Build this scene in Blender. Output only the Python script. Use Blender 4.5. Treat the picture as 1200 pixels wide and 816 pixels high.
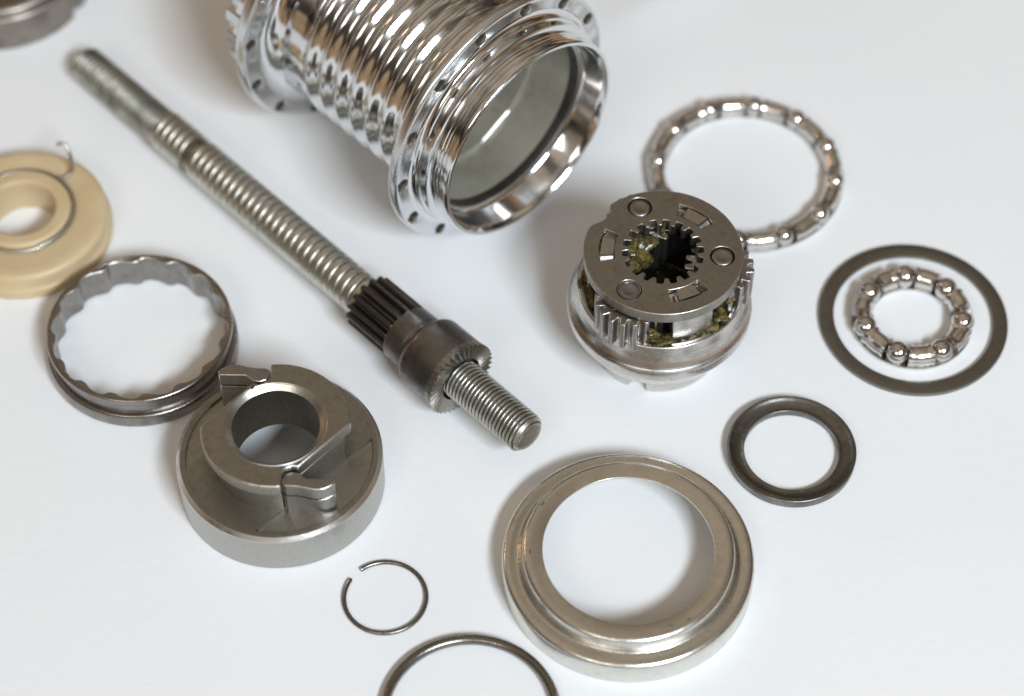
import bpy, bmesh, math, random
from math import sin, cos, pi, radians, atan2, hypot, sqrt
from mathutils import Vector, Matrix
from mathutils.geometry import tessellate_polygon

random.seed(7)
S = 0.001                      # everything below is written in millimetres
scene = bpy.context.scene
for o in list(bpy.data.objects):
    bpy.data.objects.remove(o)

# ------------------------------------------------------------------ camera
FPX, ELEV, DIST = 2870.36, radians(53.326), 606.0
CAM = Vector((0, -DIST * cos(ELEV), DIST * sin(ELEV)))
FW = -CAM / DIST
RT = Vector((1, 0, 0))
UP = RT.cross(FW)
cd = bpy.data.cameras.new('camera')
cd.sensor_width = 36.0
cd.lens = 36.0 * FPX / 1200.0
cd.clip_start, cd.clip_end = 0.02, 50
cd.dof.use_dof = True
cd.dof.focus_distance = 0.574
cd.dof.aperture_fstop = 6.6
cam = bpy.data.objects.new('camera', cd)
scene.collection.objects.link(cam)
cam.location = CAM * S
cam.rotation_euler = (pi / 2 - ELEV, 0, 0)
scene.camera = cam


def at(px, py, z=0.0):
    """photo pixel -> point on the horizontal plane at height z (mm)"""
    d = FW + RT * ((px - 600) / FPX) - UP * ((py - 408) / FPX)
    return CAM + d * ((z - CAM.z) / d.z)


# ------------------------------------------------------------------ world: the dim warm room
w = bpy.data.worlds.new('World')
scene.world = w
w.use_nodes = True
nt = w.node_tree
nt.nodes.clear()
wo = nt.nodes.new('ShaderNodeOutputWorld')
bg = nt.nodes.new('ShaderNodeBackground')
tc = nt.nodes.new('ShaderNodeTexCoord')
# furniture and walls are darker, the ceiling lighter; soft uneven boundaries
nz = nt.nodes.new('ShaderNodeTexNoise')
nz.inputs['Scale'].default_value = 2.2
nz.inputs['Detail'].default_value = 3.0
sx = nt.nodes.new('ShaderNodeSeparateXYZ')
ma = nt.nodes.new('ShaderNodeMath')
ma.operation = 'MULTIPLY_ADD'
ma.inputs[1].default_value = 0.16
ma.inputs[2].default_value = -0.08
mb = nt.nodes.new('ShaderNodeMath')
mb.operation = 'ADD'
rp = nt.nodes.new('ShaderNodeValToRGB')
cr = rp.color_ramp
cr.elements[0].position = 0.0
cr.elements[0].color = (0.34, 0.225, 0.135, 1)
cr.elements[1].position = 0.21
cr.elements[1].color = (0.36, 0.245, 0.15, 1)
for pos, col in ((0.24, (0.05, 0.038, 0.03)), (0.40, (0.075, 0.058, 0.046)), (0.52, (0.27, 0.225, 0.175)), (0.75, (0.41, 0.335, 0.255)), (1.0, (0.41, 0.335, 0.255))):
    el = cr.elements.new(pos)
    el.color = (*col, 1)
nt.links.new(tc.outputs['Generated'], nz.inputs['Vector'])
nt.links.new(tc.outputs['Generated'], sx.inputs['Vector'])
nt.links.new(nz.outputs['Fac'], ma.inputs[0])
nt.links.new(ma.outputs['Value'], mb.inputs[0])
nt.links.new(sx.outputs['Z'], mb.inputs[1])
nt.links.new(mb.outputs['Value'], rp.inputs['Fac'])
n2 = nt.nodes.new('ShaderNodeTexNoise')
n2.inputs['Scale'].default_value = 3.4
n2.inputs['Detail'].default_value = 2.0
mr_ = nt.nodes.new('ShaderNodeMapRange')
mr_.inputs['From Min'].default_value = 0.38
mr_.inputs['From Max'].default_value = 0.56
mr_.inputs['To Min'].default_value = 0.30
mr_.inputs['To Max'].default_value = 1.15
vm = nt.nodes.new('ShaderNodeVectorMath')
vm.operation = 'SCALE'
nt.links.new(tc.outputs['Generated'], n2.inputs['Vector'])
nt.links.new(n2.outputs['Fac'], mr_.inputs['Value'])
nt.links.new(rp.outputs['Color'], vm.inputs[0])
nt.links.new(mr_.outputs['Result'], vm.inputs['Scale'])
nt.links.new(vm.outputs['Vector'], bg.inputs['Color'])
bg.inputs['Strength'].default_value = 1.0
nt.links.new(bg.outputs['Background'], wo.inputs['Surface'])


# ------------------------------------------------------------------ lamps: window of six panes, warm lamp behind
def area(name, loc, target, sx, sy, power, col):
    l = bpy.data.lights.new(name, 'AREA')
    l.shape = 'RECTANGLE'
    l.size, l.size_y, l.energy, l.color = sx, sy, power, col
    o = bpy.data.objects.new(name, l)
    scene.collection.objects.link(o)
    o.location = loc
    o.rotation_euler = (Vector(target) - Vector(loc)).to_track_quat('-Z', 'Y').to_euler()
    return o


# one wide low window of three panes, up to the right in front
AZ, EL, WD = radians(-62), radians(43.5), 2.0
WIN = Vector((cos(EL) * cos(AZ), cos(EL) * sin(AZ), sin(EL))) * WD
wd = -WIN.normalized()
wr = wd.cross(Vector((0, 0, 1))).normalized()
wu = wr.cross(wd)
tilt = radians(22)
wr, wu = wr * cos(tilt) + wu * sin(tilt), wu * cos(tilt) - wr * sin(tilt)
for i in range(3):
    c = WIN + wr * (i - 1) * 0.235
    l = area('window_pane_light', c, c + wd, 0.215, 0.25, 15.0, (0.81, 0.905, 1.0))
    l.rotation_euler = Matrix((wr, wu, -wd)).transposed().to_euler()
# a second, dimmer window further round to the front
W2 = Vector((cos(radians(40)) * cos(radians(-112)), cos(radians(40)) * sin(radians(-112)), sin(radians(40)))) * 2.3
for i in range(2):
    c = W2 + Vector((cos(radians(-22)), sin(radians(-22)), 0)) * (i - 0.5) * 0.44
    area('side_window_pane_light', c, c - W2, 0.41, 0.62, 3.6, (1.0, 0.96, 0.90))
area('room_lamp_light', (-1.5, 1.15, 0.95), (0, 0, 0), 0.22, 0.22, 2.2, (1.0, 0.60, 0.36))

scene.view_settings.view_transform = 'Standard'
scene.view_settings.look = 'None'
scene.view_settings.exposure = -0.11
scene.view_settings.gamma = 1.0
scene.render.engine = 'CYCLES'
scene.render.resolution_x, scene.render.resolution_y = 1024, 696
scene.cycles.max_bounces = 10
scene.cycles.caustics_reflective = True
scene.cycles.blur_glossy = 1.0
scene.cycles.sample_clamp_indirect = 6.0


# ------------------------------------------------------------------ materials
def nodes_of(m):
    m.use_nodes = True
    t = m.node_tree
    return t, t.nodes, t.links, t.nodes['Principled BSDF']


def metal(name, col, col2=None, rough=0.3, rough2=None, scale=260.0, grain=0.0, grain_scale=2500.0,
          turned=0.0, stain=None, stain_amt=0.0, stain_scale=140.0, metallic=1.0, brushed=None):
    """worn metal: two tones mixed by noise, uneven gloss, grain or lathe-turned relief, stains"""
    m = bpy.data.materials.new(name)
    t, N, L, b = nodes_of(m)
    b.inputs['Metallic'].default_value = metallic
    tc = N.new('ShaderNodeTexCoord')
    co = tc.outputs['Object']
    n1 = N.new('ShaderNodeTexNoise')
    n1.inputs['Scale'].default_value = scale
    n1.inputs['Detail'].default_value = 6
    n1.inputs['Roughness'].default_value = 0.65
    L.new(co, n1.inputs['Vector'])
    mx = N.new('ShaderNodeMix')
    mx.data_type = 'RGBA'
    mx.inputs['A'].default_value = (*col, 1)
    mx.inputs['B'].default_value = (*(col2 or col), 1)
    r1 = N.new('ShaderNodeValToRGB')
    r1.color_ramp.elements[0].position = 0.35
    r1.color_ramp.elements[1].position = 0.68
    L.new(n1.outputs['Fac'], r1.inputs['Fac'])
    L.new(r1.outputs['Color'], mx.inputs['Factor'])
    cout = mx.outputs['Result']
    if stain:
        n2 = N.new('ShaderNodeTexNoise')
        n2.inputs['Scale'].default_value = stain_scale
        n2.inputs['Detail'].default_value = 8
        n2.inputs['Roughness'].default_value = 0.7
        L.new(co, n2.inputs['Vector'])
        r2 = N.new('ShaderNodeValToRGB')
        r2.color_ramp.elements[0].position = 0.55
        r2.color_ramp.elements[1].position = 0.72
        r2.color_ramp.elements[1].color = (stain_amt,) * 3 + (1,)
        L.new(n2.outputs['Fac'], r2.inputs['Fac'])
        m2 = N.new('ShaderNodeMix')
        m2.data_type = 'RGBA'
        L.new(r2.outputs['Color'], m2.inputs['Factor'])
        L.new(cout, m2.inputs['A'])
        m2.inputs['B'].default_value = (*stain, 1)
        cout = m2.outputs['Result']
    L.new(cout, b.inputs['Base Color'])
    mr = N.new('ShaderNodeMapRange')
    mr.inputs['From Min'].default_value = 0.3
    mr.inputs['From Max'].default_value = 0.7
    mr.inputs['To Min'].default_value = rough
    mr.inputs['To Max'].default_value = rough2 if rough2 is not None else rough * 1.35
    L.new(n1.outputs['Fac'], mr.inputs['Value'])
    L.new(mr.outputs['Result'], b.inputs['Roughness'])
    h = None
    if grain:
        n3 = N.new('ShaderNodeTexNoise')
        n3.inputs['Scale'].default_value = grain_scale
        n3.inputs['Detail'].default_value = 3
        L.new(co, n3.inputs['Vector'])
        bp = N.new('ShaderNodeBump')
        bp.inputs['Strength'].default_value = grain
        bp.inputs['Distance'].default_value = 0.0001
        L.new(n3.outputs['Fac'], bp.inputs['Height'])
        h = bp
    if brushed:
        mp = N.new('ShaderNodeMapping')
        mp.vector_type = 'POINT'
        mp.inputs['Rotation'].default_value = (0, 0, -brushed[0])
        m2_ = N.new('ShaderNodeMapping')
        m2_.inputs['Scale'].default_value = (120, 4200, 4200)
        L.new(co, mp.inputs['Vector'])
        L.new(mp.outputs['Vector'], m2_.inputs['Vector'])
        n5 = N.new('ShaderNodeTexNoise')
        n5.inputs['Scale'].default_value = 1.0
        n5.inputs['Detail'].default_value = 3
        L.new(m2_.outputs['Vector'], n5.inputs['Vector'])
        bp = N.new('ShaderNodeBump')
        bp.inputs['Strength'].default_value = brushed[1]
        bp.inputs['Distance'].default_value = 0.0002
        L.new(n5.outputs['Fac'], bp.inputs['Height'])
        if h:
            L.new(h.outputs['Normal'], bp.inputs['Normal'])
        h = bp
    if turned:
        sp = N.new('ShaderNodeSeparateXYZ')
        L.new(co, sp.inputs['Vector'])
        ln = N.new('ShaderNodeVectorMath')
        ln.operation = 'LENGTH'
        cx = N.new('ShaderNodeCombineXYZ')
        L.new(sp.outputs['X'], cx.inputs['X'])
        L.new(sp.outputs['Y'], cx.inputs['Y'])
        L.new(cx.outputs['Vector'], ln.inputs[0])
        c2 = N.new('ShaderNodeCombineXYZ')
        L.new(ln.outputs['Value'], c2.inputs['X'])
        L.new(sp.outputs['Z'], c2.inputs['Y'])
        n4 = N.new('ShaderNodeTexNoise')
        n4.inputs['Scale'].default_value = 2600
        n4.inputs['Detail'].default_value = 2
        L.new(c2.outputs['Vector'], n4.inputs['Vector'])
        bp = N.new('ShaderNodeBump')
        bp.inputs['Strength'].default_value = turned
        bp.inputs['Distance'].default_value = 0.0001
        L.new(n4.outputs['Fac'], bp.inputs['Height'])
        if h:
            L.new(h.outputs['Normal'], bp.inputs['Normal'])
        h = bp
    if h:
        L.new(h.outputs['Normal'], b.inputs['Normal'])
    return m


M = {}
M['chrome'] = metal('chrome', (0.80, 0.81, 0.82), (0.74, 0.75, 0.76), 0.07, 0.13, 260)
M['chrome_flange'] = metal('turned_chrome', (0.76, 0.78, 0.79), (0.70, 0.72, 0.73), 0.20, 0.30, 220, turned=0.03)
M['bore'] = metal('oily_bore_steel', (0.66, 0.64, 0.55), (0.42, 0.40, 0.33), 0.38, 0.55, 70, metallic=0.75, grain=0.5, grain_scale=900,
                  stain=(0.09, 0.082, 0.065), stain_amt=0.8, stain_scale=55)
M['steel'] = metal('ground_steel', (0.52, 0.49, 0.45), (0.44, 0.42, 0.38), 0.26, 0.40, 200, grain=0.25,
                   stain=(0.16, 0.12, 0.09), stain_amt=0.55)
M['steel_turned'] = metal('turned_steel', (0.66, 0.63, 0.60), (0.55, 0.53, 0.50), 0.20, 0.34, 160, turned=0.35,
                          stain=(0.20, 0.18, 0.16), stain_amt=0.3, stain_scale=600)
M['sintered'] = metal('sintered_steel', (0.375, 0.352, 0.308), (0.29, 0.275, 0.238), 0.33, 0.48, 900, grain=0.5, grain_scale=3200,
                      stain=(0.17, 0.105, 0.062), stain_amt=0.5, stain_scale=330)
M['sintered_face'] = metal('milled_sintered_steel', (0.34, 0.325, 0.285), (0.255, 0.243, 0.212), 0.36, 0.5, 700, grain=0.45, grain_scale=2600,
                           stain=(0.14, 0.10, 0.07), stain_amt=0.3, stain_scale=420)
M['worn_edge'] = metal('worn_edge_steel', (0.60, 0.575, 0.53), (0.42, 0.40, 0.36), 0.28, 0.42, 800, grain=0.3,
                       stain=(0.20, 0.14, 0.10), stain_amt=0.7, stain_scale=400)
M['milled'] = metal('milled_steel', (0.42, 0.405, 0.36), (0.33, 0.315, 0.28), 0.28, 0.42, 600, brushed=(radians(46), 0.5))
M['ground_wall'] = metal('ground_wall_steel', (0.47, 0.46, 0.43), (0.42, 0.41, 0.385), 0.30, 0.38, 1200, grain=0.25)
M['bare_edge'] = metal('bright_bevel_steel', (0.72, 0.70, 0.66), (0.60, 0.58, 0.54), 0.26, 0.4, 300, grain=0.2)
M['pawl'] = metal('pawl_steel', (0.36, 0.345, 0.33), (0.30, 0.285, 0.27), 0.30, 0.42, 420, grain=0.35,
                  stain=(0.12, 0.075, 0.05), stain_amt=0.5, stain_scale=300)
M['dark_steel'] = metal('blackened_steel', (0.125, 0.118, 0.108), (0.085, 0.080, 0.074), 0.30, 0.46, 420, grain=0.35,
                        stain=(0.28, 0.26, 0.23), stain_amt=0.45, stain_scale=500)
M['collar'] = metal('hardened_dark_steel', (0.24, 0.232, 0.215), (0.155, 0.148, 0.135), 0.30, 0.44, 300, grain=0.25,
                    stain=(0.085, 0.065, 0.055), stain_amt=0.7, stain_scale=200)
M['thread'] = metal('zinc_thread', (0.56, 0.55, 0.50), (0.42, 0.41, 0.36), 0.30, 0.42, 500, grain=0.3,
                    stain=(0.14, 0.13, 0.11), stain_amt=0.6, stain_scale=420)
M['old_thread'] = metal('tarnished_thread', (0.60, 0.585, 0.50), (0.15, 0.145, 0.115), 0.36, 0.5, 120, grain=0.3,
                        stain=(0.10, 0.09, 0.07), stain_amt=0.8, stain_scale=160)
M['serration'] = metal('serrated_steel', (0.42, 0.40, 0.36), (0.27, 0.26, 0.235), 0.30, 0.42, 700, grain=0.3)
M['coarse'] = metal('zinc_coarse_thread', (0.66, 0.65, 0.58), (0.54, 0.53, 0.46), 0.30, 0.42, 420, grain=0.2,
                    stain=(0.24, 0.22, 0.17), stain_amt=0.5, stain_scale=300)
M['nickel'] = metal('bearing_cage_steel', (0.74, 0.72, 0.69), (0.66, 0.64, 0.61), 0.15, 0.25, 500, grain=0.12)
M['ball'] = metal('polished_ball_steel', (0.70, 0.68, 0.66), (0.62, 0.60, 0.58), 0.07, 0.14, 400)
M['washer'] = metal('washer_steel', (0.26, 0.245, 0.22), (0.21, 0.197, 0.178), 0.34, 0.46, 420, grain=0.5, grain_scale=2600,
                    stain=(0.40, 0.38, 0.34), stain_amt=0.35, stain_scale=700)
M['cone'] = metal('bearing_race_steel', (0.25, 0.25, 0.23), (0.13, 0.125, 0.112), 0.22, 0.44, 150, grain=0.3, turned=0.12,
                  stain=(0.42, 0.40, 0.36), stain_amt=0.55, stain_scale=330)
M['zinc'] = metal('zinc_plate', (0.71, 0.70, 0.65), (0.64, 0.63, 0.58), 0.20, 0.30, 340, grain=0.2, grain_scale=2800,
                  stain=(0.34, 0.30, 0.25), stain_amt=0.35, stain_scale=520)
M['wire'] = metal('spring_wire', (0.26, 0.245, 0.22), (0.20, 0.19, 0.17), 0.22, 0.34, 600, grain=0.25)
M['ratchet'] = metal('hardened_ring_steel', (0.33, 0.31, 0.29), (0.25, 0.235, 0.215), 0.20, 0.34, 240, grain=0.2,
                     stain=(0.14, 0.09, 0.06), stain_amt=0.5, stain_scale=150)
M['sprocket'] = metal('dull_gear_steel', (0.36, 0.32, 0.28), (0.28, 0.25, 0.22), 0.34, 0.48, 220, grain=0.4,
                      stain=(0.10, 0.075, 0.06), stain_amt=0.6)
M['bluish'] = metal('heat_blued_steel', (0.20, 0.26, 0.36), (0.42, 0.42, 0.42), 0.22, 0.3, 800)


def plastic_mat():
    m = bpy.data.materials.new('aged_nylon')
    t, N, L, b = nodes_of(m)
    tc = N.new('ShaderNodeTexCoord')
    n = N.new('ShaderNodeTexNoise')
    n.inputs['Scale'].default_value = 90
    n.inputs['Detail'].default_value = 5
    L.new(tc.outputs['Object'], n.inputs['Vector'])
    r = N.new('ShaderNodeValToRGB')
    r.color_ramp.elements[0].position = 0.3
    r.color_ramp.elements[0].color = (0.56, 0.42, 0.235, 1)
    r.color_ramp.elements[1].position = 0.75
    r.color_ramp.elements[1].color = (0.64, 0.50, 0.31, 1)
    L.new(n.outputs['Fac'], r.inputs['Fac'])
    L.new(r.outputs['Color'], b.inputs['Base Color'])
    b.inputs['Roughness'].default_value = 0.42
    b.inputs['Subsurface Weight'].default_value = 0.25
    b.inputs['Subsurface Radius'].default_value = (0.004, 0.003, 0.0015)
    return m


def grease_mat():
    m = bpy.data.materials.new('old_grease')
    t, N, L, b = nodes_of(m)
    tc = N.new('ShaderNodeTexCoord')
    n = N.new('ShaderNodeTexNoise')
    n.inputs['Scale'].default_value = 900
    n.inputs['Detail'].default_value = 4
    L.new(tc.outputs['Object'], n.inputs['Vector'])
    r = N.new('ShaderNodeValToRGB')
    r.color_ramp.elements[0].position = 0.4
    r.color_ramp.elements[0].color = (0.09, 0.07, 0.022, 1)
    r.color_ramp.elements[1].position = 0.66
    r.color_ramp.elements[1].color = (0.46, 0.36, 0.11, 1)
    L.new(n.outputs['Fac'], r.inputs['Fac'])
    L.new(r.outputs['Color'], b.inputs['Base Color'])
    b.inputs['Roughness'].default_value = 0.14
    b.inputs['Transmission Weight'].default_value = 0.65
    b.inputs['IOR'].default_value = 1.46
    bp = N.new('ShaderNodeBump')
    bp.inputs['Strength'].default_value = 0.6
    bp.inputs['Distance'].default_value = 0.0004
    L.new(n.outputs['Fac'], bp.inputs['Height'])
    L.new(bp.outputs['Normal'], b.inputs['Normal'])
    return m


def paper_mat():
    m = bpy.data.materials.new('white_paper')
    t, N, L, b = nodes_of(m)
    tc = N.new('ShaderNodeTexCoord')
    n = N.new('ShaderNodeTexNoise')
    n.inputs['Scale'].default_value = 14
    n.inputs['Detail'].default_value = 4
    L.new(tc.outputs['Object'], n.inputs['Vector'])
    r = N.new('ShaderNodeValToRGB')
    r.color_ramp.elements[0].position = 0.3
    r.color_ramp.elements[0].color = (0.815, 0.825, 0.83, 1)
    r.color_ramp.elements[1].position = 0.7
    r.color_ramp.elements[1].color = (0.845, 0.85, 0.85, 1)
    L.new(n.outputs['Fac'], r.inputs['Fac'])
    L.new(r.outputs['Color'], b.inputs['Base Color'])
    b.inputs['Roughness'].default_value = 0.6
    b.inputs['Specular IOR Level'].default_value = 0.25
    n2 = N.new('ShaderNodeTexNoise')
    n2.inputs['Scale'].default_value = 420
    n2.inputs['Detail'].default_value = 5
    L.new(tc.outputs['Object'], n2.inputs['Vector'])
    bp = N.new('ShaderNodeBump')
    bp.inputs['Strength'].default_value = 0.13
    bp.inputs['Distance'].default_value = 0.0006
    L.new(n2.outputs['Fac'], bp.inputs['Height'])
    L.new(bp.outputs['Normal'], b.inputs['Normal'])
    return m


M['grime_shade'] = metal('recess_grime_shade', (0.07, 0.062, 0.048), (0.14, 0.125, 0.095), 0.5, 0.6, 700, metallic=0.5)  # dirt in thread grooves, also shade painted there and on spoke-hole walls
M['plastic'] = plastic_mat()
M['grease'] = grease_mat()
M['paper'] = paper_mat()


# ------------------------------------------------------------------ mesh helpers (millimetres in, metres out)
class G:
    def __init__(self):
        self.v, self.f, self.mi = [], [], None

    def add(self, vs, fs):
        o = len(self.v)
        self.v += [tuple(p) for p in vs]
        self.f += [tuple(i + o for i in q) for q in fs]
        return self

    def xf(self, mat):
        self.v = [tuple(mat @ Vector(p)) for p in self.v]
        return self

    def mesh(self, name, mat, sharp=32, smooth=True):
        me = bpy.data.meshes.new(name)
        me.from_pydata([(x * S, y * S, z * S) for x, y, z in self.v], [], self.f)
        if self.mi:
            me.polygons.foreach_set('material_index', self.mi)
        me.validate()
        bm = bmesh.new()
        bm.from_mesh(me)
        bmesh.ops.recalc_face_normals(bm, faces=bm.faces)
        bm.to_mesh(me)
        bm.free()
        if smooth:
            me.polygons.foreach_set('use_smooth', [True] * len(me.polygons))
            me.set_sharp_from_angle(angle=radians(sharp))
        me.materials.append(M[mat])
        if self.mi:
            me.materials.append(M['grime_shade'])
        return me

    def obj(self, name, mat, parent=None, sharp=32, bevel=0.0, smooth=True, edge=None):
        me = self.mesh(name, mat, sharp, smooth)
        if edge:
            me.materials.append(M[edge])
        return place(name, me, parent, bevel, 1 if edge else -1)


def place(name, me, parent=None, bevel=0.0, edge=-1):
    o = bpy.data.objects.new(name, me)
    scene.collection.objects.link(o)
    o.parent = parent
    if bevel:
        b = o.modifiers.new('bevel', 'BEVEL')
        b.width = bevel * S
        b.segments = 2
        b.limit_method = 'ANGLE'
        b.angle_limit = radians(38)
        b.material = edge
    return o


def thing(name, label, cat, loc=(0, 0, 0), rz=0.0, group=None):
    o = bpy.data.objects.new(name, None)
    scene.collection.objects.link(o)
    o.empty_display_size = 0.01
    o.location = Vector(loc) * S
    o.rotation_euler = (0, 0, rz)
    return tag(o, label, cat, group)


def tag(o, label, cat, group=None):
    o['label'] = label
    o['category'] = cat
    if group:
        o['group'] = group
    return o


def fillet(pts, rads, n=4, closed=True):
    """round the corners of an (r,z) outline; rads: number or list"""
    out = []
    k = len(pts)
    if not hasattr(rads, '__len__'):
        rads = [rads] * k
    for i, p in enumerate(pts):
        if rads[i] <= 0 or (not closed and i in (0, k - 1)):
            out.append(p)
            continue
        a, b = Vector(pts[i - 1]), Vector(pts[(i + 1) % k])
        c = Vector(p)
        da, db = (a - c), (b - c)
        la, lb = da.length, db.length
        if la < 1e-6 or lb < 1e-6:
            out.append(p)
            continue
        d = min(rads[i], la * 0.45, lb * 0.45)
        A, B = c + da / la * d, c + db / lb * d
        for j in range(n + 1):
            t = j / n
            q = A * (1 - t) ** 2 + c * (2 * t * (1 - t)) + B * t ** 2
            out.append((q.x, q.y))
    return out


def lathe(prof, seg=128, closed=True, wob=None):
    g = G()
    k = len(prof)
    vs = []
    for i in range(seg):
        a = 2 * pi * i / seg
        for j, (r, z) in enumerate(prof):
            rr, zz = wob(r, z, a, j) if wob else (r, z)
            vs.append((rr * cos(a), rr * sin(a), zz))
    fs = []
    for i in range(seg):
        i2 = (i + 1) % seg
        for j in range(k if closed else k - 1):
            j2 = (j + 1) % k
            fs.append((i * k + j, i2 * k + j, i2 * k + j2, i * k + j2))
    g.add(vs, fs)
    return g


def disc_cap(g, r, z, seg=96):
    g.add([(0, 0, z)] + [(r * cos(2 * pi * i / seg), r * sin(2 * pi * i / seg), z) for i in range(seg)],
          [(0, i + 1, (i + 1) % seg + 1) for i in range(seg)])
    return g


def extrude(outer, holes, z0, z1):
    """prism of a polygon with holes"""
    g = G()
    loops = [outer] + list(holes)
    flat = [p for l in loops for p in l]
    bm = bmesh.new()
    bv = [bm.verts.new((x, y, 0)) for x, y in flat]
    es, o = [], 0
    for l in loops:
        es += [bm.edges.new((bv[o + i], bv[o + (i + 1) % len(l)])) for i in range(len(l))]
        o += len(l)
    bm.verts.index_update()
    bmesh.ops.triangle_fill(bm, use_beauty=True, use_dissolve=False, edges=es)
    tris = [tuple(v.index for v in f.verts) for f in bm.faces]
    bm.free()
    n = len(flat)
    vs = [(x, y, z1) for x, y in flat] + [(x, y, z0) for x, y in flat]
    fs = [tuple(t) for t in tris] + [tuple(i + n for i in reversed(t)) for t in tris]
    o = 0
    for l in loops:
        k = len(l)
        for i in range(k):
            a, b = o + i, o + (i + 1) % k
            fs.append((a, b, b + n, a + n))
        o += k
    return g.add(vs, fs)


def circle(r, n=96, cx=0, cy=0, a0=0):
    return [(cx + r * cos(a0 + 2 * pi * i / n), cy + r * sin(a0 + 2 * pi * i / n)) for i in range(n)]


def tube(path, r, seg=12, closed=False, caps=True):
    g = G()
    P = [Vector(p) for p in path]
    n = len(P)
    vs, fs = [], []
    nrm = None
    for i in range(n):
        t = (P[(i + 1) % n] - P[i - 1]) if closed else (P[min(i + 1, n - 1)] - P[max(i - 1, 0)])
        t.normalize()
        if nrm is None:
            nrm = t.orthogonal().normalized() if abs(t.z) > 0.9 else Vector((0, 0, 1))
        nrm = (nrm - t * nrm.dot(t)).normalized()
        bi = t.cross(nrm)
        rr = r(i / (n - 1)) if callable(r) else r
        for k in range(seg):
            a = 2 * pi * k / seg
            vs.append(P[i] + (nrm * cos(a) + bi * sin(a)) * rr)
    for i in range(n if closed else n - 1):
        i2 = (i + 1) % n
        for k in range(seg):
            k2 = (k + 1) % seg
            fs.append((i * seg + k, i * seg + k2, i2 * seg + k2, i2 * seg + k))
    if not closed and caps:
        fs.append(tuple(reversed(range(seg))))
        fs.append(tuple((n - 1) * seg + k for k in range(seg)))
    return g.add(vs, fs)


def gear_outline(n, r_root, r_tip, w_root=0.62, w_tip=0.32, a0=0.0, sub=3):
    """spur tooth outline (also used inside out)"""
    p = 2 * pi / n
    pts = []
    for k in range(n):
        c = a0 + k * p
        for a, r in ((-w_root / 2, r_root), (-(w_root + w_tip) / 4 * 1.04, r_root + (r_tip - r_root) * 0.55), (-w_tip / 2, r_tip),
                     (w_tip / 2, r_tip), ((w_root + w_tip) / 4 * 1.04, r_root + (r_tip - r_root) * 0.55), (w_root / 2, r_root)):
            pts.append((r * cos(c + a * p), r * sin(c + a * p)))
    return pts


def sector(r0, r1, a0, a1, n=10):
    return [(r0 * cos(a0 + (a1 - a0) * i / n), r0 * sin(a0 + (a1 - a0) * i / n)) for i in range(n + 1)] + \
           [(r1 * cos(a1 + (a0 - a1) * i / n), r1 * sin(a1 + (a0 - a1) * i / n)) for i in range(n + 1)]


def thread(r_out, depth, pitch, z0, z1, seg=48, per=8, rounded=False, taper0=0.0, taper1=0.0, end0=True, end1=True):
    """helical thread as one surface; the profile turns with the angle"""
    g = G()
    nz_ = max(2, int((z1 - z0) / pitch * per))
    vs, fs = [], []
    for j in range(nz_ + 1):
        z = z0 + (z1 - z0) * j / nz_
        for i in range(seg):
            a = 2 * pi * i / seg
            ph = ((z / pitch - a / (2 * pi)) % 1.0)
            if rounded:
                q_ = min(ph, 1 - ph)
                d = max(0.0, 1 - q_ / 0.2) ** 1.6 + 0.10 * (1 - sin(pi * ph))
            else:
                d = 1 - min(1.0, abs(2 * ph - 1) * 1.35)
            r = r_out - depth * d
            if taper0 and z - z0 < taper0:
                r = min(r, r_out - (taper0 - (z - z0)))
            if taper1 and z1 - z < taper1:
                r = min(r, r_out - (taper1 - (z1 - z)))
            vs.append((r * cos(a), r * sin(a), z))
    for j in range(nz_):
        for i in range(seg):
            i2 = (i + 1) % seg
            fs.append((j * seg + i, j * seg + i2, (j + 1) * seg + i2, (j + 1) * seg + i))
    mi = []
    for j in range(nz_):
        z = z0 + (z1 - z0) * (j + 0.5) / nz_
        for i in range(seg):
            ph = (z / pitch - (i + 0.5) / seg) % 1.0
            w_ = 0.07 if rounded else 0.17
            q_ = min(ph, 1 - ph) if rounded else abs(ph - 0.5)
            mi.append(1 if q_ < w_ else 0)  # groove faces take the dark tone: dirt plus painted shade
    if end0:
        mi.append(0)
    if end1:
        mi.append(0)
    if end0:
        fs.append(tuple(reversed(range(seg))))
    if end1:
        fs.append(tuple(nz_ * seg + i for i in range(seg)))
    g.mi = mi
    return g.add(vs, fs)


def lay_axis(o, origin, direction, spin=0.0):
    """put an object's local +Z along a direction"""
    d = Vector(direction).normalized()
    x = Vector((0, 0, 1)).cross(d).normalized()
    y = d.cross(x)
    m = Matrix((x, y, d)).transposed().to_4x4() @ Matrix.Rotation(spin, 4, 'Z')
    o.matrix_world = Matrix.Translation(Vector(origin) * S) @ m


def blob(r, seed, squash=(1, 1, 1)):
    """irregular lump"""
    rnd = random.Random(seed)
    bm = bmesh.new()
    bmesh.ops.create_icosphere(bm, subdivisions=3, radius=1.0)
    ks = [(Vector((rnd.uniform(-1, 1), rnd.uniform(-1, 1), rnd.uniform(-1, 1))).normalized(), rnd.uniform(0.2, 0.75)) for _ in range(20)]
    g = G()
    for v in bm.verts:
        d = v.co.normalized()
        s = 0.5 + sum(a * max(0, d.dot(k) - 0.72) * 3.2 for k, a in ks)
        v.co = d * s * r
    g.add([(v.co.x * squash[0], v.co.y * squash[1], v.co.z * squash[2]) for v in bm.verts],
          [tuple(v.index for v in f.verts) for f in bm.faces])
    bm.free()
    return g


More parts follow.
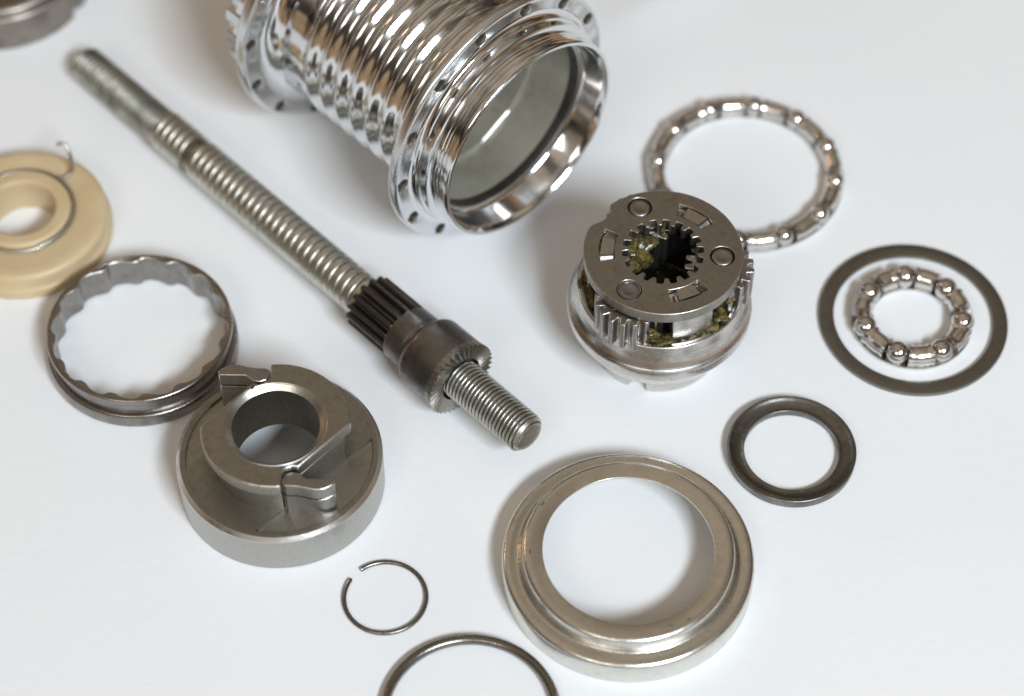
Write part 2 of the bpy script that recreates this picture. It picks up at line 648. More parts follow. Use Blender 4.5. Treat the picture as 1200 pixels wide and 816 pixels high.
# ------------------------------------------------------------------ the surface: white paper with a shallow crease
def make_paper():
    fine = [-230 + 4 * i for i in range(121)]
    xs = [-400, -300] + fine + [330, 430]
    ys = [-320, -240] + [y + 40 for y in fine] + [330, 380]
    extra = []
    A, B = at(700, 43), at(775, -3)
    d = (B - A).normalized()
    n = Vector((d.y, -d.x, 0))

    def hz(x, y):
        p = Vector((x, y, 0)) - A
        s, t = p.dot(d), p.dot(n)
        e = min(1, max(0, (s + 10) / 25.0)) * min(1, max(0, (160 - s) / 60.0))
        h = 0.9 * (math.exp(-(t / 9.0) ** 2) if t > 0 else math.exp(-(t / 7.0) ** 2))
        return e * h
    # refine around the crease
    xs = sorted(set(xs + [A.x - 20 + 2.0 * i for i in range(60)]))
    ys = sorted(set(ys + [A.y - 20 + 2.0 * i for i in range(60)]))
    nx, ny = len(xs), len(ys)
    g = G()
    g.add([(x, y, hz(x, y)) for y in ys for x in xs],
          [(j * nx + i, j * nx + i + 1, (j + 1) * nx + i + 1, (j + 1) * nx + i) for j in range(ny - 1) for i in range(nx - 1)])
    o = g.obj('paper_surface', 'paper', sharp=80)
    o['kind'] = 'structure'
    o['label'] = 'white paper laid out under the metal parts'


make_paper()


def make_table():
    m = bpy.data.materials.new('oiled_wood')
    t, N, L, b = nodes_of(m)
    tc = N.new('ShaderNodeTexCoord')
    mp = N.new('ShaderNodeMapping')
    mp.inputs['Scale'].default_value = (3, 40, 3)
    n = N.new('ShaderNodeTexNoise')
    n.inputs['Scale'].default_value = 3
    n.inputs['Detail'].default_value = 6
    r = N.new('ShaderNodeValToRGB')
    r.color_ramp.elements[0].position = 0.3
    r.color_ramp.elements[0].color = (0.30, 0.18, 0.095, 1)
    r.color_ramp.elements[1].position = 0.7
    r.color_ramp.elements[1].color = (0.42, 0.27, 0.15, 1)
    L.new(tc.outputs['Object'], mp.inputs['Vector'])
    L.new(mp.outputs['Vector'], n.inputs['Vector'])
    L.new(n.outputs['Fac'], r.inputs['Fac'])
    L.new(r.outputs['Color'], b.inputs['Base Color'])
    b.inputs['Roughness'].default_value = 0.5
    M['wood'] = m
    o = extrude([(-800, -520), (800, -520), (800, 620), (-800, 620)], [], -32, -0.6).obj('tabletop', 'wood', None, bevel=3)
    o['kind'] = 'structure'
    o['label'] = 'tan wooden tabletop under the white paper'


make_table()


# ------------------------------------------------------------------ chrome hub shell
def make_hub():
    RF = 35.3
    m0 = Vector((4.4, 37.14, 0))
    phi = radians(45.94)
    ax = Vector((cos(phi), -sin(phi), 0))
    root = thing('hub_shell', 'chrome ribbed hub shell with drilled flanges lying on its side', 'hub shell', (m0.x, m0.y, 0))

    def put(o, spin=0.0):
        lay_axis(o, (0, 0, RF), ax, spin)
        return o
    # outer skin, from the mouth backwards
    prof = [(26.75, -0.35), (27.0, 0.0), (27.75, 0.0), (28.0, -0.25), (28.1, -0.8), (28.0, -1.7), (27.3, -2.0)]
    for k in range(3):
        z = -2.3 - k * 1.05
        prof += [(27.2, z), (27.7, z - 0.35), (27.7, z - 0.55), (27.2, z - 0.9)]
    prof += [(27.2, -5.6), (28.9, -5.9), (29.2, -6.2), (29.2, -7.6), (28.9, -7.9), (28.9, -8.3), (29.4, -8.6)]
    for k in range(7):
        t = k / 6 * pi / 2
        prof.append((31.2 - 1.8 * cos(t), -8.7 - 1.5 * sin(t)))
    ZF = -10.25
    prof += [(31.22, ZF - 0.3), (31.22, ZF - 3.0)]
    for k in range(9):
        t = k / 8 * pi / 2
        prof.append((31.2 - 4.6 * sin(t), ZF - 3.1 - 2.4 * (1 - cos(t))))
    nr, per, zs = 7, 5.57, -16.4
    for k in range(nr * 16 + 1):
        t = k / 16
        prof.append((25.15 + 1.65 * (0.5 - 0.5 * cos(2 * pi * t)) ** 0.85, zs - t * per))
    ze = zs - nr * per
    prof += [(25.42, ze - 0.6), (25.5, ze - 2.5), (25.6, ze - 5.0), (25.7, ze - 7.0)]
    zb = -67.0
    for k in range(7):
        t = k / 6 * pi / 2
        prof.append((25.8 + 5.2 * (1 - cos(t)), ze - 7.0 + (zb + 0.3 - (ze - 7.0)) * sin(t)))
    prof += [(31.05, zb + 0.0), (31.05, zb - 2.9), (31.0, zb - 3.4), (30.2, zb - 5.0), (30.2, zb - 9.0), (27.0, zb - 9.2), (22.0, zb - 9.2), (22.0, zb - 3.0)]
    o = put(lathe(prof, 192, closed=False).obj('barrel', 'chrome', root, sharp=40))
    # bearing cup inside the mouth
    cup = [(26.78, -0.33), (26.4, -1.0), (26.1, -1.6), (25.9, -6.8), (25.3, -7.6), (24.6, -7.9)]
    put(lathe(cup, 160, closed=False).obj('bearing_cup', 'chrome', root, sharp=40))
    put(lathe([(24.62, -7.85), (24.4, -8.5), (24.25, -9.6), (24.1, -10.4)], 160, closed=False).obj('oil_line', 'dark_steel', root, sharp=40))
    bore = [(24.2, -10.2), (24.0, -46), (23.0, -46.6), (22.2, -50), (22.2, -58), (15, -59), (14.5, -72), (22.1, -73)]
    put(lathe(bore, 160, closed=False).obj('bore', 'bore', root, sharp=40))
    # ratchet ring deep inside
    n = 14
    rp_ = []
    for k in range(n):
        a = 2 * pi * k / n
        for da, r in ((0, 23.6), (0.08, 23.1), (0.20, 22.9), (0.36, 23.1), (0.43, 23.5)):
            rp_.append((r * cos(a + da), r * sin(a + da)))
    put(extrude(circle(24.05, 84), [rp_], -34, -22.5).obj('inner_ratchet', 'bore', root, bevel=0.35, edge='bare_edge'))

    def hole_angle(px, py, back):
        # where a photo pixel meets the flange plane, as an angle round the hub axis
        d_ = FW + RT * ((px - 600) / FPX) - UP * ((py - 408) / FPX)
        c_ = Vector((m0.x, m0.y, RF)) - ax * back
        p_ = CAM + d_ * ((c_ - CAM).dot(ax) / d_.dot(ax)) - c_
        return atan2(p_.z, p_.dot(Vector((-ax.y, ax.x, 0))))

    # drilled flanges
    def flange(zf, zk, r0, r1, n, rh, hole, spin):
        g = G()
        mis = []
        dth = 2 * pi / n
        na, nb = 10, 4
        bnd = [(r0, -dth / 2 + dth * i / na) for i in range(na)] + [(r0 + (r1 - r0) * i / nb, dth / 2) for i in range(nb)] + \
              [(r1, dth / 2 - dth * i / na) for i in range(na)] + [(r1 - (r1 - r0) * i / nb, -dth / 2) for i in range(nb)]
        k = len(bnd)
        for s in range(n):
            th = s * dth + spin
            c2, s2 = cos(th), sin(th)

            def W(x, y, z):
                return (x * c2 - y * s2, x * s2 + y * c2, z)
            P = [(r * cos(a), r * sin(a)) for r, a in bnd]
            rings = []
            rings.append([W(x, y, zf) for x, y in P])
            for rr, z in ((hole + 0.6, zf), (hole + 0.4, zf - 0.12), (hole, zf - 0.5), (hole, zk + 0.5), (hole + 0.7, zk)):
                ring = []
                for x, y in P:
                    a = atan2(y, x - rh)
                    ring.append(W(rh + rr * cos(a), rr * sin(a), z))
                rings.append(ring)
            rings.append([W(x, y, zk) for x, y in P])
            vs = [p for r_ in rings for p in r_]
            fs = [(i * k + j, i * k + (j + 1) % k, (i + 1) * k + (j + 1) % k, (i + 1) * k + j) for i in range(len(rings) - 1) for j in range(k)]
            g.add(vs, fs)
            mis += [1 if 2 <= i < 5 else 0 for i in range(len(rings) - 1) for j in range(k)]  # hole walls coloured dark in place of real shade
            # rounded rim
            arc = [(r1, zf), (r1 + 0.5, zf - 0.12), (r1 + 0.85, zf - 0.45), (r1 + 1.0, zf - 0.95), (r1 + 1.0, zk + 0.95), (r1 + 0.85, zk + 0.45), (r1 + 0.5, zk + 0.12), (r1, zk)]
            vs, fs = [], []
            for i in range(na + 1):
                a = -dth / 2 + dth * i / na
                for r, z in arc:
                    vs.append(W(r * cos(a), r * sin(a), z))
            q = len(arc)
            fs = [(i * q + j, (i + 1) * q + j, (i + 1) * q + j + 1, i * q + j + 1) for i in range(na) for j in range(q - 1)]
            g.add(vs, fs)
            mis += [0] * len(fs)
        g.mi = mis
        me = g.mesh('flange', 'chrome_flange', 36)
        bm = bmesh.new()
        bm.from_mesh(me)
        bmesh.ops.remove_doubles(bm, verts=bm.verts, dist=2e-6)
        bmesh.ops.recalc_face_normals(bm, faces=bm.faces)
        bm.to_mesh(me)
        bm.free()
        me.polygons.foreach_set('use_smooth', [True] * len(me.polygons))
        me.set_sharp_from_angle(angle=radians(36))
        return put(place('flange', me, root))
    flange(ZF, ZF - 3.1, 30.4, RF - 1.0, 14, 32.7, 1.3, hole_angle(518, 102, -ZF))
    flange(zb + 0.4, zb - 3.1, 30.4, RF - 1.0, 14, 32.7, 1.3, hole_angle(302, 97, -zb))
    # notched ring behind the rear flange
    put(extrude(gear_outline(26, 29.2, 30.7, 0.6, 0.46), [circle(26.8, 80)], zb - 12.0, zb - 5.2).obj('notched_ring', 'chrome_flange', root, bevel=0.35))
    return root


make_hub()


# ------------------------------------------------------------------ axle with sun gear
def make_axle():
    e, c = at(98, 72, 4.8), at(541, 445, 10.05)
    t = at(621.6, 511.8, 10.6)
    d = (c - e).normalized()
    e = Vector((e.x, e.y, e.z))
    L = (t - e).dot(d)
    root = thing('axle', 'long threaded hub axle with black splined gear and serrated collar', 'axle', (c.x, c.y, 0))
    base = Vector((e.x - c.x, e.y - c.y, e.z))

    def put(o):
        lay_axis(o, base, d)
        return o
    sc = (c - e).length            # serrated face
    g0, g1, n1 = sc - 34.0, sc - 20.4, sc - 13.0
    put(thread(4.9, 0.85, 1.55, 0, 35.5, seg=40, per=12, taper0=1.2, end1=False).obj('fine_thread', 'old_thread', root, sharp=60))
    put(thread(5.4, 0.7, 2.46, 35.5, 47.5, seg=48, per=18, rounded=True).obj('coarse_thread', 'coarse', root, sharp=60))
    put(lathe([(4.75, 47.3), (4.75, 51.0)], 40, closed=False).obj('groove', 'old_thread', root))
    put(thread(5.4, 0.7, 2.46, 50.7, g0 + 0.8, seg=56, per=18, rounded=True).obj('coarse_thread', 'coarse', root, sharp=60))
    put(extrude(gear_outline(15, 5.75, 7.45, 0.72, 0.34, 0.1), [circle(4.5, 40)], g0, g1 + 0.2).obj('sun_gear', 'dark_steel', root, bevel=0.22))
    nk = [(4.6, g1), (7.15, g1), (7.5, g1 + 0.35), (7.55, g1 + 5.2), (7.35, g1 + 6.0), (7.45, g1 + 6.6), (8.6, n1 - 0.1), (9.35, n1 + 0.7),
          (9.65, n1 + 1.6), (9.7, sc - 1.9), (9.6, sc - 2.0), (5.2, sc - 2.3)]
    put(lathe(fillet(nk, 0.4, 3, False), 96, closed=False).obj('collar', 'collar', root, sharp=40))
    # serrated end face: radial saw teeth
    g = G()
    n = 38
    vs, fs = [], []
    for k in range(n):
        a0, a1 = 2 * pi * k / n, 2 * pi * (k + 0.8) / n
        for a, h in ((a0, 0.0), (a1, 1.0)):
            for r, z in ((5.9, sc - 0.5 + 0.35 * h), (9.7 + 0.35 * h, sc - 1.0 + 1.15 * h), (9.72, sc - 2.4)):
                sk = 0.16 * (r - 6) / 4
                vs.append((r * cos(a + sk), r * sin(a + sk), z))
    m = 2 * n
    for i in range(m):
        i2 = (i + 1) % m
        for j in range(2):
            fs.append((i * 3 + j, i2 * 3 + j, i2 * 3 + j + 1, i * 3 + j + 1))
    g.add(vs, fs)
    put(g.obj('serrated_face', 'serration', root, smooth=False))
    put(lathe([(5.95, sc - 0.1), (5.95, sc - 3)], 48, closed=False).obj('bore', 'dark_steel', root))
    tip = thread(5.1, 0.62, 1.16, sc - 3, L, seg=64, per=12, taper1=1.3, end1=False)
    put(tip.obj('fine_thread', 'thread', root, sharp=45))
    ef = [(3.95, L - 0.15), (3.6, L + 0.15), (2.6, L + 0.28), (1.2, L + 0.2), (0.01, L + 0.2)]
    put(lathe(ef, 48, closed=False).obj('end_face', 'thread', root, sharp=50))


make_axle()


# ------------------------------------------------------------------ planet carrier
def make_carrier():
    cx, cy, H = 35.77, 2.46, 35.0
    root = thing('planet_carrier', 'steel planet gear carrier with toothed centre hole and greasy cogs', 'gear carrier', (cx, cy, 0))
    R = 18.84
    out = []
    for i in range(288):
        a = 2 * pi * i / 288
        # scoop missing from the rim
        d = (math.degrees(a) - 141.0)
        k = 0.0
        if -11 < d < 17:
            k = min(1, (d + 11) / 5.0) * min(1, max(0, (17 - d) / 14.0))
            k = k * k * (3 - 2 * k)
        out.append(((R - 2.0 * k) * cos(a), (R - 2.0 * k) * sin(a)))
    hole = gear_outline(18, 8.15, 9.75, 0.66, 0.44, 0.06)
    tabs = [(-13.35, 1.8), (8.24, 11.26), (5.05, -11.85)]
    pins = [(-5.1, 13.63), (13.96, -1.45), (-8.35, -11.54)]
    slots = []
    for x, y in tabs:
        a = atan2(y, x)
        slots.append(sector(11.6, 15.2, a - 0.33, a + 0.33))
    pl = extrude(out, [hole] + slots + [circle(2.95, 32, x, y) for x, y in pins], H - 3.2, H).obj('top_plate', 'sintered', root, bevel=0.24, edge='worn_edge')
    for x, y in tabs:
        a = atan2(y, x)
        # peened tab of the post, ends dipping into the slot
        g = G()
        prof = [(-0.325, -1.5), (-0.27, -1.4), (-0.20, -0.75), (-0.18, -0.12), (0.18, -0.12), (0.20, -0.75), (0.27, -1.4), (0.325, -1.5)]
        vs = []
        for da, dz in prof:
            for r in (11.85, 14.95):
                vs.append((r * cos(a + da), r * sin(a + da), H + dz))
                vs.append((r * cos(a + da), r * sin(a + da), H - 3))
        fs = []
        for i in range(len(prof) - 1):
            b = i * 4
            fs += [(b, b + 2, b + 6, b + 4), (b, b + 4, b + 5, b + 1), (b + 2, b + 3, b + 7, b + 6)]
        g.add(vs, fs).obj('peened_tab', 'steel', pl, sharp=15)
        extrude(sector(10.8, 17.9, a - 0.30, a + 0.30), [], 21.0, H - 3.1).obj('post', 'steel_turned', root, bevel=0.3)
    for i, (x, y) in enumerate(pins):
        pr = [(0.01, H - 0.1), (1.2, H - 0.12), (1.45, H - 0.02), (2.2, H + 0.0), (2.5, H - 0.2), (2.55, H - 0.6)]
        pr = [(r_ * 1.03, z_ - 0.12) for r_, z_ in pr] + [(2.63, H - 3.0)]
        o = lathe(pr, 48, closed=False).obj('rivet_pin', 'pawl', pl, sharp=50)
        o.location = (x * S, y * S, 0)
        if i == 2:
            lathe(fillet([(2.3, H - 0.4), (2.36, H + 0.1), (2.75, H + 0.16), (2.86, H - 0.4)], 0.12, 2), 48).obj('blued_ring', 'bluish', o)
    for i, (x, y) in enumerate(pins):
        a = atan2(y, x)
        rr = 13.6
        gx, gy = rr * cos(a), rr * sin(a)
        o = extrude(gear_outline(17, 6.6, 8.35, 0.74, 0.36, 0.2 * i), [circle(2.6, 32)], 22.2, H - 3.7).obj('planet_gear', 'pawl', root, bevel=0.2, edge='worn_edge')
        o.location = (gx * S, gy * S, 0)
    body = [(18.8, 23.6), (20.0, 23.6), (20.25, 23.2), (20.3, 20.6), (20.75, 18.6), (21.6, 17.2), (22.35, 16.4), (22.45, 15.9), (22.4, 13.6), (22.1, 13.0),
            (19.4, 8.0), (17.2, 5.6), (16.3, 4.6), (8.0, 4.6), (8.0, 20.6), (18.6, 20.9)]
    lathe(fillet(body, 0.3, 2), 160).obj('body', 'steel_turned', root, sharp=42)
    # lower ring with a notch cut through it
    lo = []
    for i in range(220):
        a = 2 * pi * i / 220
        d = (math.degrees(a) - 251 + 180) % 360 - 180
        k = 1.0 if abs(d) < 7.5 else 0.0
        lo.append(((15.9 - 2.2 * k) * cos(a), (15.9 - 2.2 * k) * sin(a)))
    extrude(lo, [circle(10, 64)], 0.0, 5.2).obj('base_ring', 'steel_turned', root, bevel=0.45)
    lathe([(8.2, H - 3.0), (8.6, H - 8), (8.1, 20.6), (8.0, 6.0), (0.1, 6.0)], 64, closed=False).obj('inner_bore', 'dark_steel', root)
    # grease
    rg_ = random.Random(3)
    hs = [rg_.uniform(-0.6, 1.3) for _ in range(96)]
    lathe([(15.0, 20.8), (15.6, 23.0), (17.2, 23.4), (18.4, 22.6), (19.0, 23.3), (19.2, 22.4)], 96, closed=False,
          wob=lambda r, z, a, j: (r, z + (hs[int(a / (2 * pi) * 96 + 0.5) % 96] if j in (1, 2, 3) else 0))).obj('grease', 'grease', root, sharp=80)
    for i, (a, r, z, s, sq) in enumerate([(142, 7.2, 30.3, 3.1, (1.3, 1, .6)), (165, 7.0, 27.6, 2.8, (1, 1.2, .9)), (88, 8.6, 31.0, 1.0, (1, 1, 1.2)),
                                          (-128, 18.0, 31.2, 1.2, (1.8, .8, .6)), (-112, 18.6, 29.6, 1.5, (1.6, .7, .9)), (-98, 18.0, 26.8, 1.7, (1.2, .9, .9)),
                                          (-92, 18.6, 24.0, 1.9, (1.5, .8, .6)), (-120, 19.2, 27.0, 1.0, (1, .8, 1.6)), (-40, 18.0, 25.2, 2.0, (1.4, 1.2, .6)),
                                          (-52, 18.2, 24.2, 1.8, (1.6, .8, .5)), (-30, 18.3, 28.4, 1.3, (1, .7, 1)), (178, 18.4, 24.2, 1.8, (.8, 1.5, .6))]):
        o = blob(s * (1.0 if i < 3 else 0.58), 20 + i, sq).obj('grease', 'grease', root, sharp=80)
        o.location = (r * cos(radians(a)) * S, r * sin(radians(a)) * S, z * S)


make_carrier()


# ------------------------------------------------------------------ pawl carrier (clutch body)
def make_pawl_carrier():
    cx, cy = -54.4, -39.7
    root = thing('pawl_carrier', 'grey steel pawl carrier, thick round base with two small pawls', 'pawl carrier', (cx, cy, 0))
    H, RB, HB = 24.0, 24.2, 12.2
    dx = -54.9 - cx
    # base disc: bright chamfer, sunken face, milled channels along the flats
    n = Vector((1, -1)).normalized()
    seg = 192
    rs = [10.3, 12, 14, 16, 17.5, 19, 20.0, 20.6, 21.4, 21.9]
    prof = [(10.3, 9.6), (10.3, 9.2), (19.6, 9.0), (20.2, 8.2), (20.4, 0.4), (20.8, 0), (23.8, 0), (24.2, 0.4), (24.2, HB - 1.15)]
    lathe(prof, seg, closed=False).obj('base', 'ground_wall', root, sharp=30)
    lathe([(24.2, HB - 1.15), (24.12, HB - 0.95), (23.35, HB - 0.04), (23.2, HB)], seg, closed=False).obj('bevelled_rim', 'bare_edge', root, sharp=18)
    lathe([(23.25, HB - 0.01), (22.0, HB - 0.01), (21.85, HB - 0.12), (21.8, HB - 1.5)], seg, closed=False).obj('rim_face', 'sintered_face', root, sharp=18)

    # sunken top face with two milled strips
    def face_poly(lo, hi, R=22.3, rin=9.9):
        pass
    cut = 17.4
    top = []
    for i in range(160):
        a = 2 * pi * i / 160
        top.append((21.95 * cos(a), 21.95 * sin(a)))
    # middle band (between the strips) is higher, the strips beyond the cut are lower
    band = clip_poly(clip_poly(top, n, cut - 5.2), -n, cut - 5.2)
    extrude(band, [circle(10.3, 72)], 9.3, HB - 0.03).obj('upper_face', 'sintered_face', root)
    for s in (1, -1):
        strip = clip_poly(top, -n * s, -(cut - 5.2))
        extrude(strip, [], 9.3, HB - 0.8).obj('milled_face', 'milled', root)
    # hub: neck and plate share the flats
    A = [(-5.57, 12.03), (-4.1, 11.70), (-2.67, 12.33), (-1.79, 13.7), (-1.65, 15.3)]
    A = [(x - 0.35, y - 0.15) for x, y in A]
    R = 17.3

    def hub_outline(R, fl):
        a_s = atan2(-0.57, -15.83)
        # flat line: n.p = -fl ; start where it meets the circle
        base_a = atan2(-n.y, -n.x)
        half = math.acos(fl / R)
        start = base_a + half          # lower-left end of the flat (upper-left flat)
        pts = []
        for s in (0, 1):
            o = []
            o.append((R * cos(start), R * sin(start)))
            for p in A:
                o.append(p)
            ex = Vector(A[-1])
            e_a = atan2(ex.y, ex.x)
            # out to the circle, then clockwise round to the next flat
            nxt = start - pi
            a = e_a - 0.01
            while a < nxt:
                a += 2 * pi
            k = 40
            for i in range(k + 1):
                t = a + (nxt - a) * i / k
                if i < k:
                    o.append((R * cos(t), R * sin(t)))
            pts += [(-x, -y) if s else (x, y) for x, y in o]
        return pts
    hub_plate = hub_outline(R, 12.0)
    extrude(hub_plate, [circle(11.55, 96)], H - 3.6, H - 0.0).obj('hub_plate', 'sintered', root, bevel=0.4, edge='worn_edge')
    extrude(hub_outline(R - 1.6, 12.0), [circle(10.35, 96)], HB - 2.2, H - 3.6 + 0.02).obj('hub_neck', 'sintered_face', root, bevel=0.15)
    lathe([(10.2, H - 1.0), (10.2, 9.8), (10.4, 9.4)], 128, closed=False).obj('bore', 'sintered', root, sharp=25)
    lathe([(11.7, H - 0.35), (11.4, H - 0.01), (10.2, H - 1.0)], 128, closed=False).obj('bore_chamfer', 'bare_edge', root, sharp=25)
    # pawls
    P = [(-14.08, 15.19), (-13.2, 15.9), (-11.8, 16.7), (-10.29, 17.01), (-8.8, 16.85), (-7.32, 16.4), (-5.33, 16.0), (-2.89, 15.95), (-1.95, 15.3), (-1.85, 13.98),
         (-2.67, 12.5), (-4.1, 12.0), (-5.57, 12.25), (-6.88, 13.38), (-7.64, 13.83), (-13.87, 13.98)]
    for s in (1, -1):
        q = [(x * s - 0.2 * s, y * s) for x, y in P]
        zt = H + 0.1 if s == 1 else H - 1.6
        pw = extrude(q, [], zt - 4.0, zt).obj('pawl', 'pawl', root, bevel=0.25, edge='worn_edge')
        q2 = [(x * 0.985 * s, (y - 14.5) * 0.97 * s + 14.5 * s) for x, y in P]
        extrude(q, [], HB - 1.2, zt - 4.35).obj('lower_leaf', 'pawl', pw, bevel=0.25, edge='worn_edge')
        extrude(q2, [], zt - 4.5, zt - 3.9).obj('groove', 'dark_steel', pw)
    return root


def clip_poly(poly, n, d):
    """keep the side n.p <= d"""
    out = []
    k = len(poly)
    for i in range(k):
        a, b = Vector(poly[i]), Vector(poly[(i + 1) % k])
        da, db = a.dot(n) - d, b.dot(n) - d
        if da <= 0:
            out.append((a.x, a.y))
        if da * db < 0:
            p = a + (b - a) * (da / (da - db))
            out.append((p.x, p.y))
    return out


make_pawl_carrier()


# ------------------------------------------------------------------ pressed dust cap
def make_cap():
    root = thing('dust_cap', 'zinc plated pressed dust cap, wide stepped ring with open centre', 'cap', (26.65, -64.75, 0))
    outer = [(29.0, 0.05), (29.05, 5.6), (28.9, 6.4), (28.3, 6.95), (27.4, 7.05), (25.9, 6.85), (25.35, 6.95), (25.05, 7.3), (24.5, 9.1), (24.2, 9.85), (23.6, 10.25), (22.8, 10.3), (19.7, 10.05)]
    inner = [(19.65, 9.55), (22.8, 9.75), (23.6, 9.6), (24.1, 8.9), (24.3, 7.0), (24.8, 6.4), (27.4, 6.4), (28.2, 5.9), (28.4, 5.2), (28.4, 0.05)]
    lathe(fillet(outer + inner, [0.05] + [0.35] * 11 + [0.1, 0.1] + [0.2] * 8 + [0.05], 3), 224).obj('pressed_ring', 'zinc', root, sharp=50)
    for a, r in ((-67, 22.0), (-55, 22.6), (148, 23.0), (182, 22.6)):
        # small scuff marks stamped into the top
        x, y = r * cos(radians(a)), r * sin(radians(a))
        o = extrude([(-0.6, -0.08), (0.5, -0.14), (0.65, 0.06), (-0.5, 0.14)], [], 10.2, 10.33).obj('scuff_mark', 'dark_steel', root)
        o.location = (x * S, y * S, 0)
        o.rotation_euler = (0, 0, radians(a + 90))


make_cap()


# ------------------------------------------------------------------ rings, washers, wire circlips
def wavy(amp, ph):
    return lambda r, z, a, j: (r * (1 + amp * sin(3 * a + ph)), z)


tag(lathe(fillet([(19.75, 0), (23.45, 0), (23.45, 1.25), (19.75, 1.25)], 0.25, 2), 192).obj('flat_washer', 'washer'),
    'large thin flat steel washer encircling the small ball bearing', 'washer').location = (99.95 * S, 8.6 * S, 0)

race = [(11.35, 0.2), (11.6, 0), (14.9, 0), (15.3, 0.3), (15.46, 2.6), (15.2, 2.9), (14.8, 2.9), (14.1, 2.45), (13.2, 2.1), (12.3, 1.95), (11.75, 2.05), (11.45, 2.1), (11.3, 1.9)]
tag(lathe(fillet(race, 0.25, 3), 192).obj('dished_washer', 'cone'),
    'dark dished steel race washer with a scuffed concave face', 'washer').location = (66.8 * S, -31.9 * S, 0)


def circlip(cx, cy, R, r, gap_a, gap, name, label, oval=0.0):
    path = []
    n = 160
    for i in range(n + 1):
        a = radians(gap_a) + gap / 2 + (2 * pi - gap) * i / n
        rr = R * (1 + oval * cos(2 * (a - 0.4)))
        path.append((rr * cos(a), rr * sin(a), r))
    o = tube(path, lambda t: r * (0.82 if t < 0.003 or t > 0.997 else 1.0), 16).obj(name, 'wire', None, sharp=50)
    o.location = (cx * S, cy * S, 0)
    return tag(o, label, 'circlip')


circlip(-29.13, -71.82, 9.45, 0.55, 139, 0.34, 'circlip', 'small thin open wire circlip with a gap between its ends')
circlip(-9.35, -102.6, 19.3, 1.2, 4, 0.02, 'snap_ring', 'thick dark wire snap ring, much wider than the small open circlip')


# ------------------------------------------------------------------ caged ball bearings
def bearing(name, label, cx, cy, R, n, a0, rb, rt):
    root = thing(name, label, 'bearing', (cx, cy, 0))
    da = 2 * pi / n
    hw = rb * 0.97 / R
    seg_me = None
    # thin base band of the pressed cage
    base = [(R - rt * 0.95, 0.25), (R - rt * 0.55, 0.0), (R + rt * 0.55, 0.0), (R + rt * 0.98, 0.35), (R + rt * 0.98, 0.9), (R + rt * 0.8, 0.9), (R - rt * 0.8, 0.8), (R - rt * 0.95, 0.8)]
    cg = lathe(base, n * 12).obj('cage', 'nickel', root, sharp=40)
    zc = rt
    # half-tube bridges between the balls, flared at their ends into ball clips
    path_n = 10
    g = G()
    vs, fs = [], []
    k = 20
    for i in range(path_n + 1):
        t = i / path_n
        a = -da / 2 + hw * 1.0 + (da - 2 * hw) * t
        e = min(t, 1 - t)
        sc_ = 0.96 + (0.10 if e < 0.06 else (0.03 if e < 0.13 else 0.0)) - (0.04 if 0.13 <= e < 0.22 else 0)
        for j in range(k):
            b = 2 * pi * j / k
            rr = R + rt * sc_ * cos(b)
            zz = zc + rt * sc_ * sin(b)
            vs.append((rr * cos(a), rr * sin(a), max(zz, 0.1)))
    for i in range(path_n):
        for j in range(k):
            j2 = (j + 1) % k
            fs.append((i * k + j, i * k + j2, (i + 1) * k + j2, (i + 1) * k + j))
    fs.append(tuple(range(k)))
    fs.append(tuple(path_n * k + j for j in range(k)))
    seg_me = g.add(vs, fs).mesh('cage_bridge', 'nickel', 35)
    bm = bmesh.new()
    bmesh.ops.create_uvsphere(bm, u_segments=28, v_segments=18, radius=rb * S)
    bme = bpy.data.meshes.new('ball')
    bm.to_mesh(bme)
    bm.free()
    bme.polygons.foreach_set('use_smooth', [True] * len(bme.polygons))
    bme.materials.append(M['ball'])
    for i in range(n):
        a = a0 + i * da
        b = place('ball', bme, root)
        b.location = (R * cos(a) * S, R * sin(a) * S, rb * S)
        b.rotation_euler = (i * 1.3, i * 0.7, 0)
        s = place('cage_bridge', seg_me, root)
        s.rotation_euler = (0, 0, a + da / 2)


def ang(px, py, cx, cy, z=2.6):
    p = at(px, py, z)
    return atan2(p.y - cy, p.x - cx)


bearing('ball_bearing', 'large caged ball bearing ring beside the greasy gear carrier', 60.74, 55.3, 23.1, 12, ang(883.5, 121, 60.74, 55.3), 2.65, 2.4)
bearing('ball_bearing', 'small seven-ball caged bearing inside the thin flat washer', 99.46, 8.0, 12.4, 7, ang(1059.7, 322.8, 99.46, 8.0), 2.9, 2.68)


# ------------------------------------------------------------------ ratchet ring
def make_ratchet():
    root = thing('ratchet_ring', 'dark steel ring with ratchet teeth inside, beside the pawl carrier', 'ratchet ring', (-91.0, -0.6, 0))
    n = 16
    inner = []
    for k in range(n):
        a = 2 * pi * k / n + 0.1
        for da, r in ((0.0, 20.7), (0.03, 20.3), (0.09, 20.3), (0.14, 20.7), (0.20, 21.2), (0.30, 21.5), (0.36, 21.3)):
            inner.append((r * cos(a + da), r * sin(a + da)))
    extrude(circle(22.2, 160), [inner], 0.6, 9.6).obj('toothed_wall', 'ratchet', root, bevel=0.25, edge='worn_edge')
    prof = [(22.0, 0), (22.9, 0), (23.5, 0.5), (23.6, 1.4), (23.5, 3.6), (23.1, 4.3), (22.0, 4.5)]
    lathe(fillet(prof, 0.3, 3), 160).obj('lower_band', 'ratchet', root, sharp=40)
    lathe(fillet([(22.0, 7.6), (22.6, 7.8), (22.75, 8.4), (22.6, 9.5), (22.2, 9.75), (21.8, 9.7), (21.8, 8.6)], 0.3, 3), 160).obj('upper_lip', 'ratchet', root, sharp=40)


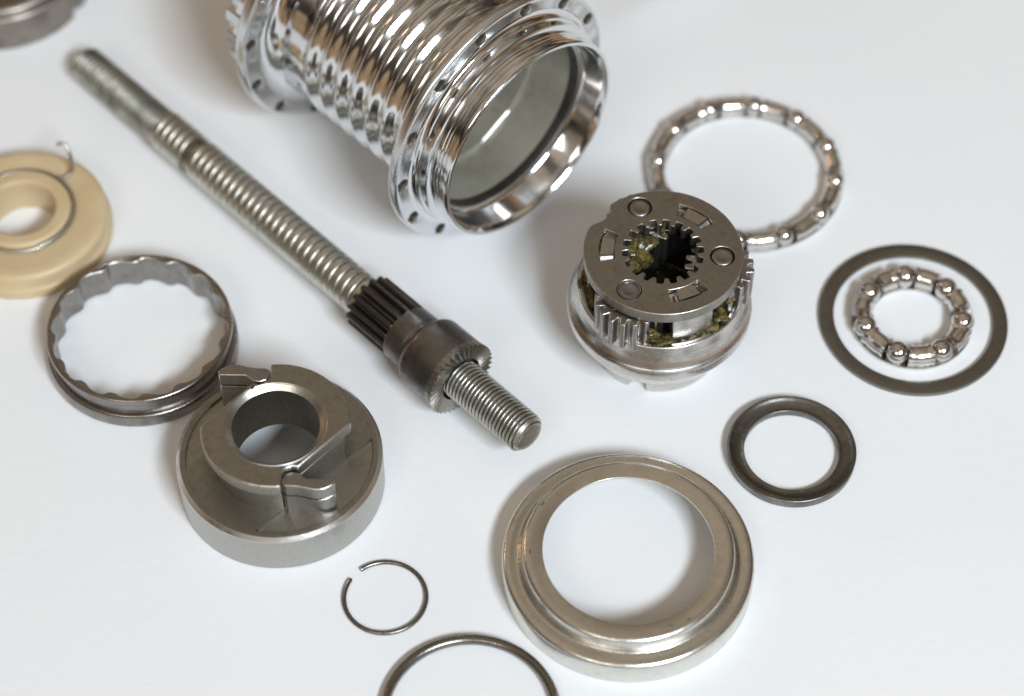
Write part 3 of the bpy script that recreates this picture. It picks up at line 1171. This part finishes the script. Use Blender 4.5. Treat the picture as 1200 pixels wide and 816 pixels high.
make_ratchet()


# ------------------------------------------------------------------ plastic disc with wire spring
def make_plastic():
    root = thing('plastic_disc', 'cream plastic disc with raised centre and a wire spring hook', 'plastic disc', (-124.3, 36.9, 0))
    pr = [(8.2, 0), (21.7, 0), (22.1, 0.5), (22.1, 3.0), (21.6, 3.5), (21.4, 4.2), (21.4, 7.0), (20.4, 7.9), (18.4, 8.0), (13.2, 7.6), (12.6, 7.8), (12.5, 9.6), (11.9, 10.1),
          (9.4, 10.1), (8.7, 9.8), (8.4, 8.8)]
    lathe(fillet(pr, 0.6, 3), 160).obj('disc', 'plastic', root, sharp=50)
    path = []
    for i in range(150):
        a = radians(62) - i / 149 * 2 * pi * 1.35
        path.append((13.2 * cos(a), 13.2 * sin(a), 8.35 + 0.9 * (i / 149)))
    o3 = Vector((-124.3, 36.9, 0))
    hook = [at(x, y, z) - o3 for x, y, z in ((67, 170, 16.6), (70, 168, 17.0), (77, 169.5, 16.6), (82, 181, 14.2), (86, 194, 11.4), (85, 200, 9.8), (81, 204.5, 8.9), (74, 209, 8.5))]
    tube(hook + [Vector(p) for p in path], 0.5, 10).obj('wire_spring', 'thread', root, sharp=60)


make_plastic()


# ------------------------------------------------------------------ far gear part at the corner of the paper
def make_far_part():
    c = at(3, -15, 0)
    root = thing('drive_gear', 'dull grey round steel part beyond the far end of the axle', 'gear part', (c.x, c.y, 0))
    out = []
    for i in range(200):
        a = 2 * pi * i / 200
        d = (math.degrees(a) + 25 + 180) % 360 - 180
        out.append(((24.4 - (1.3 if abs(d) < 3.5 else 0)) * cos(a), (24.4 - (1.3 if abs(d) < 3.5 else 0)) * sin(a)))
    extrude(out, [circle(15, 72)], 0, 11.0).obj('outer_ring', 'sprocket', root, bevel=0.5)
    lathe(fillet([(15.2, 3), (23.0, 3), (23.0, 12.6), (21.8, 13.4), (18.0, 13.2), (17.4, 10.5), (15.2, 10.5)], 0.4, 3), 128).obj('stepped_ring', 'sprocket', root, sharp=40)


make_far_part()
